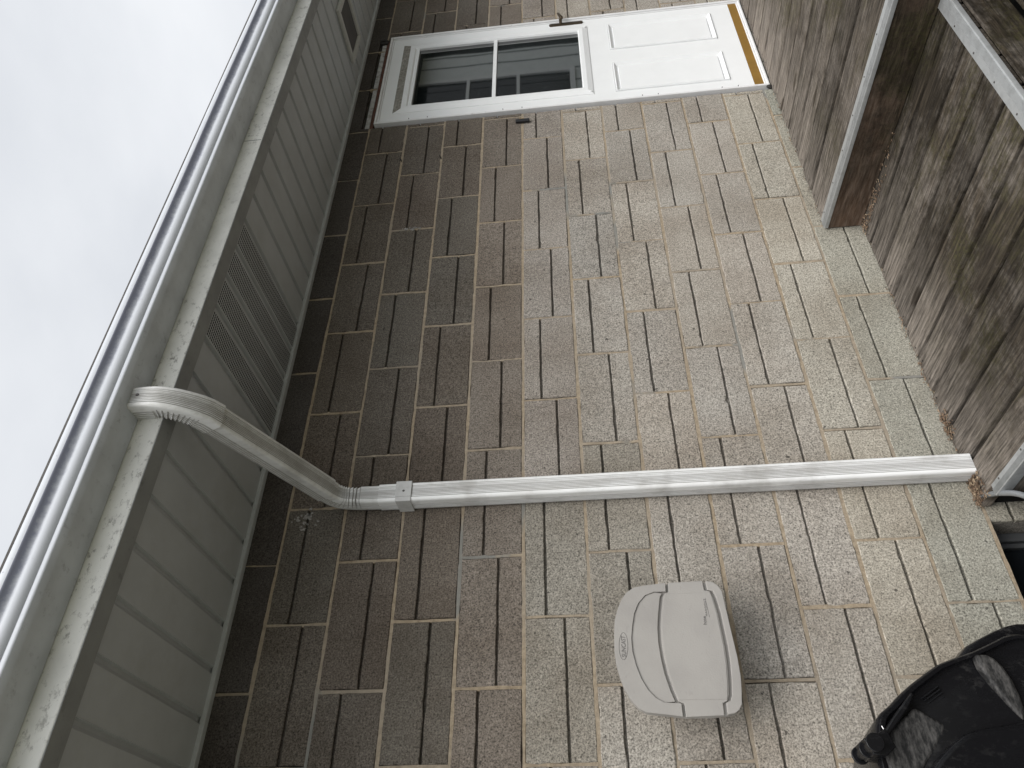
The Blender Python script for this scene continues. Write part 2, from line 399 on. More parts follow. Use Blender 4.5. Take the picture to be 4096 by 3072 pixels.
def strip(p0, p1, w, y=.0032):
    # wavy trowelled joint from p0 to p1 in the wall plane
    (x0, z0), (x1, z1) = p0, p1; L = math.hypot(x1-x0, z1-z0)
    if L < .02: return
    N = max(2, int(L/.03)); dx, dz = (x1-x0)/L, (z1-z0)/L; nx_, nz2 = -dz, dx
    a = []; b = []; cc = []; d = []; ww = w
    for i in range(N+1):
        t = i/N; ww = .7*ww+.3*(w+random.gauss(0, .0022)); yy = y+random.gauss(0, .0009)
        px, pz = x0+(x1-x0)*t, z0+(z1-z0)*t
        a.append((px-nx_*ww, .0142, pz-nz2*ww)); b.append((px-nx_*ww*.9, yy, pz-nz2*ww*.9))
        cc.append((px+nx_*ww*.9, yy, pz+nz2*ww*.9)); d.append((px+nx_*ww, .0142, pz+nz2*ww))
    n_ = N+1; fs = []
    for i in range(N):
        for s_ in range(3): fs.append((s_*n_+i, s_*n_+i+1, (s_+1)*n_+i+1, (s_+1)*n_+i))
    fs += [(0, n_, 2*n_, 3*n_), (N, n_+N, 2*n_+N, 3*n_+N)]
    mo.idx(a+b+cc+d, fs)
for c in range(-9, 5):
    z = c*U
    segs = [(XL, XR)]
    for a0, a1, b0, b1 in OPEN:
        if b0 < z-.001 and z+.001 < b1:
            segs = [(p, q) for s_ in segs for p, q in ((s_[0], min(s_[1], a0)), (max(s_[0], a1), s_[1])) if q-p > .02]
    for p, q in segs: strip((p, z), (q, z), .0062, .0022)
    for k in range(-32, 27):
        if (k+c) % 2: continue
        x = -k*U
        if not XL < x < XR: continue
        if any(a0-.005 < x < a1+.005 and b0 < (c+.5)*U < b1 for a0, a1, b0, b1 in OPEN): continue
        strip((x, c*U+.004), (x, min((c+1)*U, ZT)-.004), .0058, .0028)
mo.build('mortar_joints', M_mortar, wall)
# body of the wall behind the faces, with returns into the openings
core = MB()
T = .19
xs = sorted({XL, XR, *[v for o_ in OPEN for v in o_[:2]]})
zs = sorted({ZB-.1, ZT, *[v for o_ in OPEN for v in o_[2:]]})
tb = (.30, .28, .25)
for i in range(len(xs)-1):
    for j in range(len(zs)-1):
        mxx, mzz = (xs[i]+xs[i+1])/2, (zs[j]+zs[j+1])/2
        if any(a0 < mxx < a1 and b0 < mzz < b1 for a0, a1, b0, b1 in OPEN): continue
        core.box(xs[i], xs[i+1], .0155, T, zs[j], zs[j+1], 0, tb)
core.build('wall_core', M_block, house)
# lintel over the door: dark gap, white flashing, rusty angle
lt = MB(); lt.box(.434, 1.350, .03, .15, .838, .857); lt.build('lintel_gap', M_gunk, house)
lt = MB(); lt.box(.436, 1.300, .004, .12, .816, .840); lt.box(.436, .60, .002, .10, .8165, .8395); lt.build('white_flashing', M_dirtyw, house)
lt = MB(); lt.box(.430, 1.335, .002, .13, .797, .814); lt.build('steel_lintel', M_rust, house)
gk = MB()
for i in range(26):
    x = 1.325+rng.uniform(-.022, .02); z = .828+rng.uniform(-.018, .018); y = .006+rng.uniform(-.004, .006); r = rng.uniform(.005, .011)
    gk.box(x-r, x+r, y-r, y+r, z-r, z+r)
gk.build('cable_clump', M_gunk, house, bevel=(.003, 2))

gk = MB(); gk.tube([(.433, -.004, -1.262), (.438, -.010, -1.250), (.444, -.008, -1.238)], [.008, .012, .006], 8); gk.build('sill_sealant', M_gunk, house, smooth=60)
# pale insect and bird residue stuck to the blocks
sp_r = random.Random(3)
def splat(cx, cz, rx, rz, n_, big):
    m = MB()
    for _ in range(n_):
        x, z = cx+sp_r.gauss(0, rx), cz+sp_r.gauss(0, rz); k = sp_r.randint(5, 8); rr = sp_r.uniform(.0015, big)
        c_ = [(x+rr*sp_r.uniform(.5, 1.2)*math.cos(2*math.pi*i/k), 0, z+rr*sp_r.uniform(.5, 1.6)*math.sin(2*math.pi*i/k)) for i in range(k)]
        y = -.0016
        m.idx([(p[0], .001, p[2]) for p in c_]+[(p[0]*.8+x*.2, y, p[2]*.8+z*.2) for p in c_], [(i, (i+1) % k, (i+1) % k+k, i+k) for i in range(k)]+[tuple(range(k, 2*k))])
    return m
M_splat = simple('chalky_residue', (.40, .385, .36), .95, dirt=(.16, .15, .135), dscale=90, thr=(.45, .6), var=.3)
tag(splat(-1.872, .745, .022, .022, 34, .0075).build('dropping_stain', M_splat, wall), kind='stuff')
tag(splat(-.404, .515, .006, .022, 16, .007).build('dropping_stain', M_splat, wall), kind='stuff')

# ------------------------------------------------------------------ storm door
DX0, DX1, DZ0, DZ1 = .447, 1.345, -1.255, .790
fr = MB()
def frame_rect(m, x0, x1, z0, z1, w, y0, y1, mat=0, wt=None, wb=None):
    wt = wt or w; wb = wb or w
    m.box(x0, x0+w, y0, y1, z0, z1, mat); m.box(x1-w, x1, y0, y1, z0, z1, mat)
    m.box(x0+w, x1-w, y0+.0004, y1, z1-wt, z1-.0005, mat); m.box(x0+w, x1-w, y0+.0004, y1, z0+.0005, z0+wb, mat)
frame_rect(fr, DX0, DX1, DZ0, DZ1, .013, -.016, .06)
frame_rect(fr, DX0+.013, DX1-.013, DZ0+.013, DZ1-.013, .010, -.008, .06)
door_f = fr.build('door_frame', M_frame, house, bevel=(.0035, 3))
dr = MB()
px0, px1, pz0, pz1 = .472, 1.321, -1.236, .766
gx0, gx1, gz0, gz1 = .592, 1.186, -.322, .622        # visible glass
yd = -.004
# slab built round the glass and the two lower panels
P = [(.955, 1.240, -1.079, -.491), (.538, .823, -1.079, -.491)]
xs = sorted({px0, px1, gx0-.02, gx1+.02, .538, .823, .955, 1.240}); zs = sorted({-1.186, pz1, gz0-.02, gz1+.02, -1.079, -.491})
for i in range(len(xs)-1):
    for j in range(len(zs)-1):
        a, b_ = (xs[i]+xs[i+1])/2, (zs[j]+zs[j+1])/2
        if gx0-.02 < a < gx1+.02 and gz0-.02 < b_ < gz1+.02: continue
        if any(q[0] < a < q[1] and q[2] < b_ < q[3] for q in P): continue
        dr.face([(xs[i], yd, zs[j]), (xs[i+1], yd, zs[j]), (xs[i+1], yd, zs[j+1]), (xs[i], yd, zs[j+1])])
def ring(m, r0, y0, r1, y1):
    o_ = [(r0[0], y0, r0[2]), (r0[1], y0, r0[2]), (r0[1], y0, r0[3]), (r0[0], y0, r0[3])]
    i_ = [(r1[0], y1, r1[2]), (r1[1], y1, r1[2]), (r1[1], y1, r1[3]), (r1[0], y1, r1[3])]
    m.idx(o_+i_, [(k, (k+1) % 4, (k+1) % 4+4, k+4) for k in range(4)])
def ins(r, d): return (r[0]+d, r[1]-d, r[2]+d, r[3]-d)
for q in P:       # moulded panels: bead out, slope in, field
    ring(dr, q, yd, ins(q, .0025), yd+.006); ring(dr, ins(q, .0025), yd+.006, ins(q, .005), yd-.006); ring(dr, ins(q, .005), yd-.006, ins(q, .009), yd-.006)
    ring(dr, ins(q, .009), yd-.006, ins(q, .027), yd+.012); ring(dr, ins(q, .027), yd+.012, ins(q, .031), yd+.003)
    f = ins(q, .031); dr.face([(f[0], yd+.003, f[2]), (f[1], yd+.003, f[2]), (f[1], yd+.003, f[3]), (f[0], yd+.003, f[3])])
dr.box(px0, px1, -.003, .035, -1.186, pz1)
for i, v in enumerate(dr.v): pass
# keep the backing clear of the face sheet
dr.v[-8:] = [(x, max(y, .017), z) for x, y, z in dr.v[-8:]]
door = dr.build('storm_door', M_white, house)
wf = MB()
G = (gx0, gx1, gz0, gz1); O1 = (.535, 1.243, -.378, .701)
def ring2(m, a, y0, b, y1): ring(m, a, y0, b, y1)
ring2(wf, O1, yd, ins(O1, .0015), yd-.004); _n = len(wf.f)
ring2(wf, ins(O1, .0015), yd-.004, (O1[0]+.030, O1[1]-.030, O1[2]+.030, O1[3]-.046), yd-.013)
wf.m[_n+2] = 1
q = (O1[0]+.030, O1[1]-.030, O1[2]+.030, O1[3]-.046)
ring2(wf, q, yd-.013, (gx0-.006, gx1+.006, gz0-.006, gz1+.006), yd-.013)
ring2(wf, (gx0-.006, gx1+.006, gz0-.006, gz1+.006), yd-.013, (gx0, gx1, gz0, gz1), yd-.005)
ring2(wf, G, yd-.005, G, yd+.008)
wf.box(gx0, gx1, yd-.006, yd+.006, .143, .163)
wf.box(gx0+.001, gx1-.001, yd-.004, yd+.006, gz1-.020, gz1-.0005)
M_grime = simple('grimy_white_ledge', (.34, .325, .29), .7, dirt=(.12, .105, .085), dscale=70, thr=(.40, .62), var=.15)
wf.build('window_frame', [M_white, M_grime], door)
gl = MB(); gl.box(gx0-.01, gx1+.01, yd+.0085, yd+.012, gz0-.01, gz1+.01); gl.build('glass_pane', M_glass, door)
for (x, z) in ((1.222, -.362), (.553, -.362)):
    scw = MB(); scw.box(x-.006, x+.006, yd-.012, yd-.001, z-.006, z+.006)
    scw.build('corner_clip', M_white, door, bevel=(.002, 2))
kp = MB(); kp.box(px0+.004, px1-.002, -.0045, .012, -1.2385, -1.187); kp.build('kick_plate', M_brass, door, bevel=(.001, 1))
# door handle: long bronze back plate with rounded ends and a lever
hp = MB(); N = 10; zc0, zc1, xc, rr = -.344, -.172, 1.293, .0125
pts = [(xc+rr*math.cos(t), zc1+rr*math.sin(t)) for t in [math.pi*i/N for i in range(N+1)]]+[(xc+rr*math.cos(t), zc0+rr*math.sin(t)) for t in [math.pi+math.pi*i/N for i in range(N+1)]]
hp.prism_y(pts, -.012, -.003)
hd = hp.build('door_handle', M_bronze, door, bevel=(.003, 2))
lv = MB(); lv.tube([(xc, -.010, -.228), (xc, -.040, -.228)], .009, 12)
lv.tube([(xc-.008, -.046, -.2345), (xc, -.048, -.2325), (xc+.022, -.048, -.226), (xc+.05, -.046, -.219), (xc+.068, -.040, -.216)], [.009, .011, .0085, .0075, .006], 12)
lv.build('lever', M_bronze, hd, smooth=60)
lv.v and None
# hinges/clips at the near jamb
for z in (.60, .50, .10, .0, -.62, -.70, -1.02, -1.10):
    cl = MB(); cl.box(DX0+.0125, DX0+.016, -.0195, -.006, z-.0015, z+.0015)
    cl.build('hinge_gap', M_dark, door)
rc = MB(); rc.box(.40, 1.40, .20, .9, -1.25, .78); 
# ------------------------------------------------------------------ basement window
bw = MB(); bx0, bx1, bz0, bz1 = -2.897, -1.993, -1.855, -1.430
frame_rect(bw, bx0, bx1, bz0, bz1, .028, .080, .13); frame_rect(bw, bx0+.028, bx1-.028, bz0+.028, bz1-.028, .016, .094, .13)
M_bwf = simple('grey_steel_window_frame', (.10, .105, .11), .5, metal=.3, dirt=(.2, .2, .2), dscale=25, thr=(.6, .8))
bwo = bw.build('basement_window', M_bwf, house, bevel=(.003, 2))
gp = MB(); gp.box(bx0+.03, bx1-.03, .112, .118, bz0+.03, bz1-.03); gp.build('pane', M_pane, bwo)
# ------------------------------------------------------------------ soffit, fascia, roof
SX0, SX1 = -5.2, 6.4; P0 = .014; PW = .1397
sf = MB(); ZS = .934
n0 = math.floor((SX0-P0)/PW); n1 = math.ceil((SX1-P0)/PW)
prof = []
for i in range(n0, n1):
    x = P0+i*PW
    prof += [(x+.001, ZS), (x+PW-.024, ZS), (x+PW-.021, ZS+.009), (x+PW-.012, ZS+.0105), (x+PW-.0035, ZS+.010), (x+PW-.001, ZS-.0012)]
vs = [(x, 0.02, z) for x, z in prof]+[(x, -.596, z) for x, z in prof]; n_ = len(prof)
sf.idx(vs, [(i, i+1, i+1+n_, i+n_) for i in range(n_-1)])
soffit = sf.build('soffit', M_soffit, house)
vt = MB()
for i in (-11, -10, -9, -8):            # four perforated panels
    x = P0+i*PW
    y = -.012
    while y > -.575:
        for j in range(9):
            cx = x+.012+j*.0112
            vt.box(cx-.0040, cx+.0040, y-.0021, y+.0021, ZS-.0006, ZS+.001)
        y -= .0100
vt.build('vent_slots', M_dark, soffit)
jc = MB(); jc.prism_x([(0.0005, .938), (-.022, .938), (-.023, .9235), (-.0215, .9225), (-.020, .9215), (-.0005, .9215)], SX0, SX1)
jc.build('wall_channel', M_soffit, soffit)
fl = MB(); fl.prism_x([(-.590, .9305), (-.590, .9275), (-.650, .9265), (-.6512, .930), (-.6515, 1.20), (-.648, 1.20), (-.648, .931)], SX0, SX1)
M_flange = alu('fascia_flange', (.32, .33, .335), (.12, .12, .11), .58, .76, (1, 1, 1), 24, .5)
fl.build('fascia_board', M_fascia, house)
for x in (-.60, 1.75):
    sj = MB(); sj.box(x-.0008, x+.0008, -.6522, -.6515, .928, .9935); sj.build('fascia_joint', M_gunk, house)
f2 = MB(); f2.box(SX0, SX1, -.649, -.591, .9245, .9264); f2.build('fascia_return', M_flange, house)
rf = MB(); rf.prism_x([(-.655, 1.145), (-.76, 1.10), (-.76, 1.112), (-.655, 1.160), (4, 3.02), (4, 3.0)], SX0, SX1)
rf.build('roof', M_roof, house)
ch = MB(); ch.box(SX0, SX1, .19, .35, .94, .99); ch.box(SX0, SX1, -.6, .2, 1.02, 1.03); ch.build('eave_lining', M_dark, house)
# recessed grille in the soffit
vb = MB()
A0, A1, B0, B1 = .860, 1.150, -.430, -.132
vb.box(A0, A0+.030, B0, B1, .914, .933); vb.box(A1-.030, A1, B0, B1, .914, .933)
vb.box(A0+.03, A1-.03, B0, B0+.03, .9145, .933); vb.box(A0+.03, A1-.03, B1-.03, B1, .9145, .933)
gr_ = vb.build('vent_grille_frame', simple('grille_frame', (.55, .55, .53), .5), soffit, bevel=(.004, 2))
vb = MB(); vb.box(A0+.028, A1-.028, B0+.028, B1-.028, .925, .9325); vb.build('vent_screen', simple('grille_screen', (.10, .095, .095), .8), soffit)

# ------------------------------------------------------------------ rain gutter
gutter = empty('rain_gutter'); tag(gutter, 'long stained aluminium rain gutter running along the edge of the eave', 'gutter')
yz = [(-.652, 1.084), (-.652, .996), (-.656, .9945), (-.738, .9945), (-.744, .9965), (-.756, 1.002), (-.7585, 1.004), (-.7590, 1.008), (-.7588, 1.0145), (-.7582, 1.0165)]
for i in range(15):            # the swelling lower bead of the ogee, then the cove under the lip
    a_ = R(-62+i*(62+22)/14); yz.append((-.7440-.0250*math.cos(a_), 1.0385+.0250*math.sin(a_)))
for i in range(1, 9):
    t = i/8; yz.append((-.7672-.0132*t**1.6, 1.0479+.0190*t))
yz += [(-.7812, 1.070), (-.7818, 1.074), (-.7818, 1.085), (-.7800, 1.0875), (-.774, 1.0872), (-.773, 1.084)]
gm = MB()
xx = [SX0+i*.10 for i in range(int((SX1-SX0)/.10)+1)]
vs = []; m_ = len(yz)
for x in xx:
    w1 = .0009*math.sin(x*2.1)+.0006*math.sin(x*5.3+1)
    vs += [(x, y+w1*(1 if y < -.7 else 0), z) for y, z in yz]
fs = []; 
for i in range(len(xx)-1):
    for k in range(m_-1): fs.append((i*m_+k, i*m_+k+1, (i+1)*m_+k+1, (i+1)*m_+k))
gm.idx(vs, fs)
for fi in range(len(gm.f)):
    k = fi % (m_-1)
    gm.m[fi] = 1 if 1 <= k <= 4 else 0
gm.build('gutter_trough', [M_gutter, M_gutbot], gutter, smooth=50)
gb = MB(); gb.box(SX0, SX1, -.760, -.653, 1.04, 1.043); gb.build('debris_bed', M_gunk, gutter)

# ------------------------------------------------------------------ downspout
ds = empty('downspout'); tag(ds, 'white ribbed metal downspout with two elbows running from the gutter down the block wall', 'downspout')
RIB = []
def section(h):     # rounded square with ribs; returns (u, v, side) with v<0 = front
    pts = []; r = .010; RIB.clear()
    def side(a, b, nrm, ribs):
        M_ = 46
        for i in range(M_):
            t = (i+.5)/M_; u = a[0]+(b[0]-a[0])*t; v = a[1]+(b[1]-a[1])*t
            d = 0
            for (c0, w0) in ribs:
                x_ = abs(t-c0)/w0
                if x_ < 1: d = -.0030*(1+math.cos(math.pi*x_))/2; RIB.append(len(pts))
            pts.append((u+nrm[0]*d, v+nrm[1]*d))
    def corner(cx, cy, a0):
        for i in range(1, 6):
            a = a0+math.pi/2*i/6; pts.append((cx+r*math.cos(a), cy+r*math.sin(a)))
    q = h-r
    fr_r = [(.07+.1075*i, .034) for i in range(9)]
    sd_r = [(.46, .055), (.64, .055), (.82, .055), (.97, .03)]
    side((q, -h), (-q, -h), (0, -1), fr_r)            # front, from +X to -X
    # corner front/-X
    pts.extend([(-q+r*math.cos(a), -q+r*math.sin(a)) for a in [math.pi*1.5-math.pi/2*i/6 for i in range(1, 6)]])
    side((-h, -q), (-h, q), (-1, 0), sd_r)            # -X side
    pts.extend([(-q+r*math.cos(a), q+r*math.sin(a)) for a in [math.pi-math.pi/2*i/6 for i in range(1, 6)]])
    side((-q, h), (q, h), (0, 1), fr_r)
    pts.extend([(q+r*math.cos(a), q+r*math.sin(a)) for a in [math.pi/2-math.pi/2*i/6 for i in range(1, 6)]])
    side((h, q), (h, -q), (1, 0), sd_r)
    pts.extend([(q+r*math.cos(a), -q+r*math.sin(a)) for a in [-math.pi/2*i/6 for i in range(1, 6)]])
    return pts
def smooth_path(P, k=14):
    P = [Vector(p) for p in P]; out_ = []
    for i in range(len(P)-1):
        p0 = P[max(i-1, 0)]; p1 = P[i]; p2 = P[i+1]; p3 = P[min(i+2, len(P)-1)]
        for j in range(k):
            t = j/k
            out_.append(.5*((2*p1)+(-p0+p2)*t+(2*p0-5*p1+4*p2-p3)*t*t+(-p0+3*p1-3*p2+p3)*t**3))
    out_.append(P[-1]); return out_
def pipe(name, path, h, hend=None, crimp=None, wall=True, flare=None, tint=1.0):
    m = MB(); N = len(path); rings = []; vall = []
    hend = hend or h
    for i, p in enumerate(path):
        a = path[max(i-1, 0)]; b = path[min(i+1, N-1)]; t = (b-a).normalized()
        u = Vector((1, 0, 0)); u = (u-t*u.dot(t)).normalized(); v = u.cross(t)*-1
        if v.y < 0 and abs(v.y) > .3: v = -v
        if abs(v.y) <= .3 and v.z < 0: v = -v
        hh = h+(hend-h)*i/(N-1); sec = section(hh)
        L = i/(N-1)
        row = []
        for (su, sv) in sec:
            k = 1.0; off = 0
            if crimp and crimp[0] < L < crimp[1]:
                ph = (L-crimp[0])/(crimp[1]-crimp[0])*crimp[2]
                saw = (ph % 1.0); saw = saw*.9 if saw < .88 else (1-saw)*6.6
                wgt = min(1, max(0, (.35+crimp[3]*sv/hh)*1.1))
                off = (saw-.5)*.0075*wgt-.003*wgt
            l_ = math.hypot(su, sv); f_ = 1+off/l_
            row.append(p+u*su*f_+v*sv*f_)
        rings.append(row); vall.append(1 if (crimp and crimp[0] < L < crimp[1] and ph % 1.0 > .74) else 0)
    n_ = len(rings[0]); vs = [q for r_ in rings for q in r_]; fs = []
    for i in range(N-1):
        for k in range(n_): fs.append((i*n_+k, i*n_+(k+1) % n_, (i+1)*n_+(k+1) % n_, (i+1)*n_+k))
    # inner wall at both ends so the open ends show thickness
    for end in (0, N-1):
        c_ = path[end]; base = len(vs)
        vs += [c_+(q-c_)*.965 for q in rings[end]]
        for k in range(n_): fs.append((end*n_+k, end*n_+(k+1) % n_, base+(k+1) % n_, base+k))
        inn = path[1 if end == 0 else N-2]; base2 = len(vs)
        vs += [c_+(inn-c_).normalized()*.03+(q-c_)*.955 for q in rings[end]]
        for k in range(n_): fs.append((base+k, base+(k+1) % n_, base2+(k+1) % n_, base2+k))
        fs.append(tuple(base2+k for k in range(n_)))
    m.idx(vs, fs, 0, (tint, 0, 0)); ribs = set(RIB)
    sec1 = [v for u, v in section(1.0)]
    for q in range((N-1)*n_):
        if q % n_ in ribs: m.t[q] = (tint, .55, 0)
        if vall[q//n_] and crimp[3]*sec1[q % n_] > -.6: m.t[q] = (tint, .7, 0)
    return m.build(name, M_pipe, ds, smooth=38)
V3 = lambda *a: Vector(a)
up = smooth_path([V3(-1.858, -.682, 1.000), V3(-1.858, -.684, .962), V3(-1.857, -.679, .925), V3(-1.855, -.660, .888), V3(-1.851, -.632, .858), V3(-1.847, -.604, .838), V3(-1.845, -.572, .8235)], 22)
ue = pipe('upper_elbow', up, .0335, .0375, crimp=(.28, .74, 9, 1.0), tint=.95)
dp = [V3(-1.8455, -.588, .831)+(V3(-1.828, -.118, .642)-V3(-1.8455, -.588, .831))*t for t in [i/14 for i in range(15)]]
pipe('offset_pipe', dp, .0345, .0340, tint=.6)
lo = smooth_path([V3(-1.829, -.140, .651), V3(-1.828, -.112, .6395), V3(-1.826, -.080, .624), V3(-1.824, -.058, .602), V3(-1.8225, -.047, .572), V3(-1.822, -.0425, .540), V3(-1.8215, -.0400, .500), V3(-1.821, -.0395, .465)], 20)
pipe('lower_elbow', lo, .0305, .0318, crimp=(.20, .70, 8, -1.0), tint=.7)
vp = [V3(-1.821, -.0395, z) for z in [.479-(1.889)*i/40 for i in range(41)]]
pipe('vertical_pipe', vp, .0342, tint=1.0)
sp_ = MB()
sp_.box(-1.8575, -1.7845, -.0760, -.0735, .366, .419); sp_.box(-1.8585, -1.8555, -.0758, -.001, .367, .418); sp_.box(-1.7865, -1.7835, -.0758, -.001, .367, .418)
sp_.box(-1.842, -1.7845, -.0785, -.0762, .3655, .4195)
stp = sp_.build('strap', simple('strap_metal', (.52, .52, .51), .5, dirt=(.3, .3, .28), dscale=20, thr=(.5, .8)), ds, bevel=(.0016, 2))
def screw(m, p, nrm, r=.0042):
    p = Vector(p); nrm = Vector(nrm).normalized(); a = nrm.orthogonal().normalized(); b = nrm.cross(a); N = 12
    o_ = [p+(a*math.cos(2*math.pi*i/N)+b*math.sin(2*math.pi*i/N))*r for i in range(N)]
    q_ = [p+nrm*.0015+(a*math.cos(2*math.pi*i/N)+b*math.sin(2*math.pi*i/N))*r*.75 for i in range(N)]
    m.idx(o_+q_, [(i, (i+1) % N, (i+1) % N+N, i+N) for i in range(N)]+[tuple(range(N, 2*N))])
M_screw = simple('dark_screw', (.10, .095, .09), .5, metal=.6)
sw = MB(); screw(sw, (-1.8215, -.0785, .392), (0, -1, 0)); sw.build('strap_screw', M_screw, stp)
sw = MB(); screw(sw, (-1.855, -.7185, .974), (0, -1, -.1), .0048); sw.build('screw', M_screw, ds)
sw = MB(); screw(sw, (-1.842, -.572, .790), (0, -.37, -.93)); sw.build('screw', M_screw, ds)
keep(ds, (-1.821, -.04, -1.41))

# ------------------------------------------------------------------ hose box
hb = empty('hose_storage_box'); tag(hb, 'taupe plastic hose storage box with flip door mounted on the block wall', 'hose box')
HB_OUT = [(-2.35, -0.264), (-2.309, -0.269), (-2.281, -0.278), (-2.252, -0.292), (-2.231, -0.308), (-2.217, -0.33), (-2.213, -0.355), (-2.206, -0.419), (-2.204, -0.483), (-2.205, -0.527), (-2.21, -0.551), (-2.22, -0.563), (-2.237, -0.572), (-2.289, -0.575), (-2.357, -0.579), (-2.418, -0.583), (-2.47, -0.583), (-2.506, -0.579), (-2.537, -0.574), (-2.55, -0.566), (-2.558, -0.555), (-2.562, -0.536), (-2.565, -0.491), (-2.564, -0.429), (-2.558, -0.378), (-2.552, -0.333), (-2.542, -0.314), (-2.522, -0.296), (-2.493, -0.281), (-2.464, -0.272), (-2.426, -0.264), (-2.39, -0.262)]
GL = [(-2.207, -0.423), (-2.2335, -0.421), (-2.236, -0.411), (-2.246, -0.404), (-2.295, -0.394), (-2.332, -0.388), (-2.375, -0.386), (-2.415, -0.388), (-2.456, -0.393), (-2.499, -0.403), (-2.527, -0.412), (-2.533, -0.426), (-2.564, -0.426)]
GR = [(-2.205, -0.527), (-2.232, -0.528), (-2.236, -0.543), (-2.255, -0.549), (-2.3, -0.555), (-2.344, -0.557), (-2.39, -0.559), (-2.434, -0.558), (-2.478, -0.554), (-2.514, -0.549), (-2.528, -0.543), (-2.533, -0.531), (-2.562, -0.530)]
CRE = [(-2.232, -0.416), (-2.232, -0.385), (-2.241, -0.359), (-2.263, -0.338), (-2.292, -0.324), (-2.33, -0.315), (-2.361, -0.31), (-2.397, -0.31), (-2.433, -0.316), (-2.469, -0.327), (-2.498, -0.342), (-2.518, -0.36), (-2.529, -0.379), (-2.532, -0.419)]
def ccw_rot(l, s): return l[s:]+l[:s]
def shrink(pts, d):
    cx = sum(p[0] for p in pts)/len(pts); cz = sum(p[1] for p in pts)/len(pts); o_ = []
    n_ = len(pts)
    for i in range(n_):
        a, b, c_ = pts[i-1], pts[i], pts[(i+1) % n_]
        tx, tz = c_[0]-a[0], c_[1]-a[1]; l = math.hypot(tx, tz) or 1; nx_, nz2 = -tz/l, tx/l
        if nx_*(cx-b[0])+nz2*(cz-b[1]) < 0: nx_, nz2 = -nx_, -nz2
        o_.append((b[0]+nx_*d, b[1]+nz2*d))
    return o_
def dens(pts, closed=True, k=3):
    P_ = [Vector((p[0], 0, p[1])) for p in pts]
    if closed:
        P_ = [P_[-1]]+P_+[P_[0], P_[1]]; r_ = smooth_path(P_, k); r_ = r_[k:-k-1]
        r_ = r_[:len(pts)*k]
    else: r_ = smooth_path(P_, k)
    return [(q.x, q.z) for q in r_]
cm = MB()      # deep body behind the rim
o1 = dens(HB_OUT)
lay = [(-.002, shrink(HB_OUT, .045)), (-.085, shrink(HB_OUT, .034)), (-.110, shrink(HB_OUT, .014)), (-.118, shrink(HB_OUT, .003)), (-.128, HB_OUT), (-.138, shrink(HB_OUT, .0015))]
n_ = len(HB_OUT); vs = [(x, y, z) for y, l in lay for x, z in l]
fs = [(i*n_+k, i*n_+(k+1) % n_, (i+1)*n_+(k+1) % n_, (i+1)*n_+k) for i in range(len(lay)-1) for k in range(n_)]+[tuple(range(n_-1, -1, -1)), tuple((len(lay)-1)*n_+k for k in range(n_))]
cm.idx(vs, fs); cm.build('housing', M_taupe, hb, smooth=50)
# front pieces: the C shaped rim, the sunken D panel, the flip door and the lower rim
def off(l, dz): return [(x, z+dz) for x, z in l]
g1 = .0040
top = [(-2.2065, -.4215)]
out_upper = [HB_OUT[i] for i in (7,)]
# outline walk: index 7 is just above GL start, 24 just above GL end
arc_up = [GL[-1]]+[p for p in HB_OUT[24:]]+[p for p in HB_OUT[:7]]+[GL[0]]          # -X side, over the top, +X side
arc_up = [(x, z+(g1 if i in (0, len(arc_up)-1) else 0)) for i, (x, z) in enumerate(arc_up)]
ringpoly = shrink(arc_up+[(GL[1][0], GL[1][1]+g1)]+CRE+[(GL[-2][0], GL[-2][1]+g1)], 0.0)
def prism(name, poly, y0, y1, bev=(.0028, 3), mat=M_taupe, par=hb, smooth=None):
    m = MB(); m.prism_y(poly, y0, y1); return m.build(name, mat, par, bevel=bev)
prism('front_rim', ringpoly, -.150, -.1375, (.0022, 3))
dpoly = shrink(CRE, 0.0)+[(x, z+g1) for x, z in GL[1:-1]][::-1]
dpoly = [(x, z) for x, z in CRE[1:-1]]+[(x, z+g1) for x, z in GL[2:-2]][::-1]
prism('sunken_panel', dpoly, -.1462, -.1372, (.0014, 2))
doorp = [(GL[0][0]+.001, GL[0][1]-g1)]+[(x, z-g1) for x, z in GL[1:-1]]+[(GL[-1][0]-.001, GL[-1][1]-g1)]+[(GR[-1][0]-.0005, GR[-1][1]+g1)]+[(x, z+g1) for x, z in GR[1:-1]][::-1]+[(GR[0][0]+.001, GR[0][1]+g1)]
# the door itself steps down from its two hinge bands to a slightly domed leaf
leaf = [(x, z-g1) for x, z in GL[2:-2]]+[(x, z+g1) for x, z in GR[2:-2]][::-1]
fd = prism('flip_door', doorp, -.1475, -.1376, (.0016, 3))
prism('door_leaf', shrink(leaf, .0035), -.1490, -.1474, (.0012, 2), par=fd)
lowp = [HB_OUT[9]]+HB_OUT[10:22]+[(GR[-1][0], GR[-1][1]-g1)]+[(x, z-g1) for x, z in GR[1:-1]][::-1]
lowp = [(GR[0][0], GR[0][1]-g1)]+HB_OUT[10:21]+[(GR[-1][0], GR[-1][1]-g1)]+[(x, z-g1) for x, z in GR[1:-1]][::-1]
prism('lower_rim', lowp, -.150, -.1374, (.0020, 3))
sh = MB(); sh.prism_y(shrink(HB_OUT, .006), -.1379, -.1373); sh.build('gap_shadow_liner', M_dark, hb)
